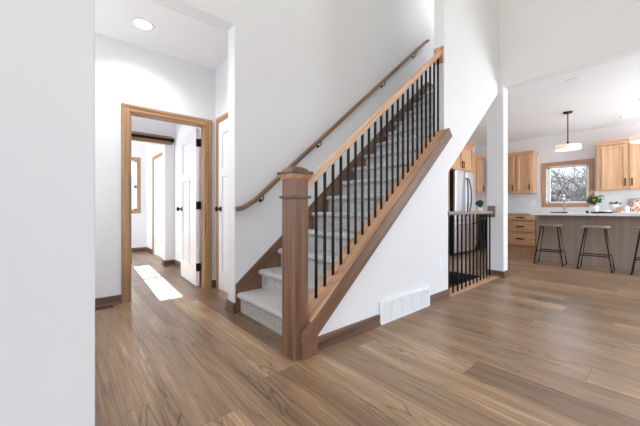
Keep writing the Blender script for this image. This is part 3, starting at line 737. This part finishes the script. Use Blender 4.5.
# pendant lamps
def pendant(label, x, y):
    o = thing('pendant_lamp', label, 'lamp', (x, y, CZ), 'pendants over the island')
    M().lathe([(0, 0), (0.072, 0), (0.072, -0.012), (0.06, -0.022), (0, -0.022)], (x, y, CZ - 0.0005), 24).build('canopy', BLACK, o)
    M().tube([(x, y, CZ - 0.02), (x, y, 2.20)], 0.0085, 8).build('rod', BLACK, o)
    M().lathe([(0, 0.05), (0.014, 0.05), (0.018, 0.02), (0.035, 0.0), (0.035, -0.012), (0, -0.012)], (x, y, 2.16), 20).build('fitter', BLACK, o, smooth=True)
    M().lathe([(0.03, 2.150), (0.12, 2.150), (0.176, 2.142), (0.186, 2.13), (0.186, 2.062), (0.176, 2.062), (0.176, 2.126), (0.115, 2.138), (0.03, 2.138)], (x, y, 0), 36).build('lamp_shade', SHADE, o, smooth=True)
    M().lathe([(0, 2.072), (0.174, 2.072), (0.174, 2.078), (0, 2.078)], (x, y, 0), 32).build('diffuser', SHADE, o)
    d = bpy.data.lights.new('pendant_bulb', 'POINT'); d.energy = 5; d.shadow_soft_size = 0.12; d.color = (0.95, 0.97, 1.0)
    k = bpy.data.objects.new('pendant_bulb', d); C.objects.link(k); k.parent = o; k.location = (0, 0, 2.0 - CZ)
pendant('pendant lamp with frosted drum shade hanging before the kitchen window', 6.95, 1.185)
pendant('pendant lamp mostly cut off by the right edge of the photo', 6.98, 0.225)

# faucet at the window
fa = thing('faucet', 'chrome gooseneck faucet in front of the kitchen window', 'faucet', (8.62, 1.53, 0.912))
M().lathe([(0, 0), (0.028, 0), (0.028, 0.01), (0.02, 0.02), (0.018, 0.09), (0, 0.09)], (8.62, 1.53, 0.912), 16).build('base', CHROME, fa, smooth=True)
pts = [(8.62, 1.53, 0.99), (8.62, 1.53, 1.22)] + [(8.54 + 0.08 * math.cos(a), 1.53, 1.22 + 0.08 * math.sin(a)) for a in [PI * k / 10 for k in range(1, 11)]] + [(8.46, 1.53, 1.15)]
M().tube(pts, 0.014, 10).build('spout', CHROME, fa, smooth=True)
M().tube([(8.62, 1.515, 0.96), (8.62, 1.47, 0.965), (8.60, 1.445, 0.995)], 0.007, 8).build('lever', CHROME, fa)

# things on the island and the back counter
def leaf_cloud(name, par, cx, cy, cz, rx, rz, n, size, seed):
    r = random.Random(seed); m = M()
    for _ in range(n):
        d = Vector((r.gauss(0, 1), r.gauss(0, 1), r.gauss(0, 1))).normalized() * r.uniform(0.45, 1)
        p = Vector((cx + d.x * rx, cy + d.y * rx, cz + d.z * rz))
        a = Vector((r.gauss(0, 1), r.gauss(0, 1), r.gauss(0, .5))).normalized(); b = a.cross(Vector((r.gauss(0, 1), r.gauss(0, 1), 1))).normalized()
        s = size * r.uniform(0.7, 1.2); nrm = a.cross(b) * s * 0.12
        v = [p - a * s, p - a * s * .3 + b * s * .42 + nrm, p + a * s * .45 + b * s * .34 + nrm, p + a * s, p + a * s * .45 - b * s * .34 + nrm, p - a * s * .3 - b * s * .42 + nrm]
        m.b.faces.new([m.b.verts.new(q) for q in v])
    return m.build(name, LEAF, par)
IZ = 0.912
tr = tag(M().lathe([(0, 0), (0.125, 0), (0.15, 0.022), (0.145, 0.024), (0.12, 0.006), (0, 0.006)], (6.92, 0.735, IZ + 0.0005), 32).build('serving_tray', TRAYB, smooth=False), 'round black tray on the island under white dishes', 'tray')
lp = thing('lemon_plant', 'leafy green lemon plant in a white pot on the island', 'plant', (7.0, 0.83, IZ))
M().lathe([(0, 0), (0.04, 0), (0.058, 0.06), (0.06, 0.13), (0.054, 0.13), (0.05, 0.06), (0, 0.05)], (7.1, 0.845, IZ + 0.001), 24).build('pot', CERAMIC, lp, smooth=True)
M().tube([(7.1, 0.845, 0.98), (7.1, 0.84, 1.15)], 0.008, 6).build('stem', BARK, lp)
leaf_cloud('foliage', lp, 7.1, 0.845, 1.155, 0.115, 0.085, 130, 0.036, 3)
leaf_cloud('foliage', lp, 7.1, 0.76, 1.205, 0.045, 0.03, 10, 0.034, 8)
for y, z in ((0.79, 1.17), (0.845, 1.15)):
    M().lathe([(0, -0.028), (0.010, -0.024), (0.019, -0.011), (0.020, 0.004), (0.014, 0.018), (0.005, 0.027), (0, 0.029)], (7.03, y, z), 14).build('lemon', LEMON, lp, smooth=True)
def bowl(label, x, y, z, r, h, name='bowl', cat='bowl'):
    return tag(M().lathe([(0, 0), (r * .5, 0), (r * .8, h * .4), (r, h), (r * .94, h), (r * .74, h * .42), (r * .45, h * .1), (0, h * .1)], (x, y, z), 24).build(name, CERAMIC, smooth=True), label, cat)
bowl('wide white bowl on the black island tray', 6.90, 0.70, IZ + 0.007, 0.085, 0.045)
bowl('small white bowl at the right end of the black tray', 6.98, 0.63, IZ + 0.03, 0.05, 0.045) if False else None
tag(M().lathe([(0, 0), (0.018, 0), (0.022, 0.025), (0.016, 0.04), (0, 0.045)], (6.8, 0.90, IZ + 0.0005), 14).build('spice_jar', TRAYB, smooth=True), 'tiny black jar on the island left of the tray', 'jar')
tag(M().box(6.85, 7.0, 1.19, 1.425, IZ + 0.0005, IZ + 0.02).build('dark_tray', TRAYB, None, 0.004), 'flat dark tray on the island in line with the faucet', 'tray')
tag(M().box(6.85, 7.1, 0.12, 0.50, IZ + 0.0005, IZ + 0.03).build('white_board', CERAMIC, None, 0.006), 'white slab board lying on the island at the right edge', 'board')
# on the back counter
hb = thing('herb_pot', 'small green herb sprigs in a white pot against the backsplash', 'plant', (8.62, 0.72, IZ))
M().lathe([(0, 0), (0.06, 0), (0.075, 0.13), (0.07, 0.17), (0.064, 0.17), (0, 0.15)], (8.62, 0.72, IZ + 0.0005), 24).build('pot', CERAMIC, hb, smooth=True)
leaf_cloud('foliage', hb, 8.62, 0.72, 1.105, 0.095, 0.035, 34, 0.030, 5)
tag(M().box(8.50, 8.56, 0.60, 0.675, IZ + 0.0005, 1.03).build('wooden_block', MAPLE, None, 0.004), 'tan wooden block between herb pot and white mug', 'block')
mg = thing('mug', 'white mug beside the tan wooden block', 'mug', (8.58, 0.54, IZ))
M().lathe([(0, 0), (0.036, 0), (0.04, 0.01), (0.04, 0.13), (0.035, 0.13), (0.034, 0.012), (0, 0.012)], (8.58, 0.54, IZ + 0.0005), 24).build('cup', CERAMIC, mg, smooth=True)
M().tube([(8.58, 0.502, 1.02), (8.58, 0.475, 1.01), (8.58, 0.475, 0.96), (8.58, 0.502, 0.945)], 0.006, 8).build('mug_handle', CERAMIC, mg)
bd = M().prism([(0.53, IZ + 0.001), (0.53, 1.17), (0.50, 1.21), (0.25, 1.21), (0.22, 1.17), (0.22, IZ + 0.001)], 'X', 8.842, 8.868)
tag(bd.build('serving_board', GREYB, None, 0.004), 'grey rounded board leaning on the backsplash behind the floral plate', 'board')
pl = tag(M().lathe([(0, 0.004), (0.07, 0.004), (0.125, 0.018), (0.135, 0.02), (0.132, 0.024), (0.07, 0.010), (0, 0.010)], (0, 0, 0), 40).build('decorative_plate', PLATE, smooth=True), 'red floral plate standing on the back counter before a grey board', 'plate')
pl.rotation_euler = (0, math.radians(-80), 0); pl.location = (8.815, 0.375, IZ + 0.137)
kp = thing('potted_plant', 'bushy green plant in a white pot between refrigerator and pillar', 'plant', (8.33, 3.2, IZ))
M().lathe([(0, 0), (0.05, 0), (0.07, 0.10), (0.064, 0.10), (0, 0.08)], (8.3, 3.22, IZ + 0.0005), 24).build('pot', CERAMIC, kp, smooth=True)
leaf_cloud('foliage', kp, 8.3, 3.22, 1.13, 0.10, 0.10, 120, 0.036, 11)

# ------------------------------------------------------------------ bare trees outside the kitchen window
def tree(label, x, y, h, seed):
    r = random.Random(seed); m = M()
    def grow(p, d, L, rad, depth):
        pts = [p]; q = p.copy(); dd = d.copy()
        for k in range(3):
            dd = (dd + Vector((r.gauss(0, .13), r.gauss(0, .13), r.gauss(0.02, .1)))).normalized()
            q = q + dd * L / 3; pts.append(q.copy())
        m.tube(pts, [rad, rad * .88, rad * .76, rad * .62], 4)
        if depth == 0: return
        for k in range(3):
            t = pts[r.choice((1, 2, 3, 3))]
            nd = (dd * 0.75 + Vector((r.gauss(0, .55), r.gauss(0, .55), r.gauss(0.12, .4)))).normalized()
            grow(t, nd, L * r.uniform(.7, .98), max(rad * .62, 0.008), depth - 1)
    grow(Vector((x, y, -0.5)), Vector((0, 0, 1)), h * .2, h * 0.018, 5)
    tag(m.build('bare_tree', BARK), label, 'tree', 'bare trees outside the kitchen window')
for i, (x, y, h) in enumerate(((13.0, 1.9, 4.2), (14.6, 2.9, 5.0), (15.8, 2.3, 5.4), (13.8, 2.55, 4.4), (18.5, 3.4, 6.0), (17.2, 2.5, 5.0), (19.5, 2.7, 6.0))):
    tree('leafless tree seen through the kitchen window', x, y, h, 20 + i)
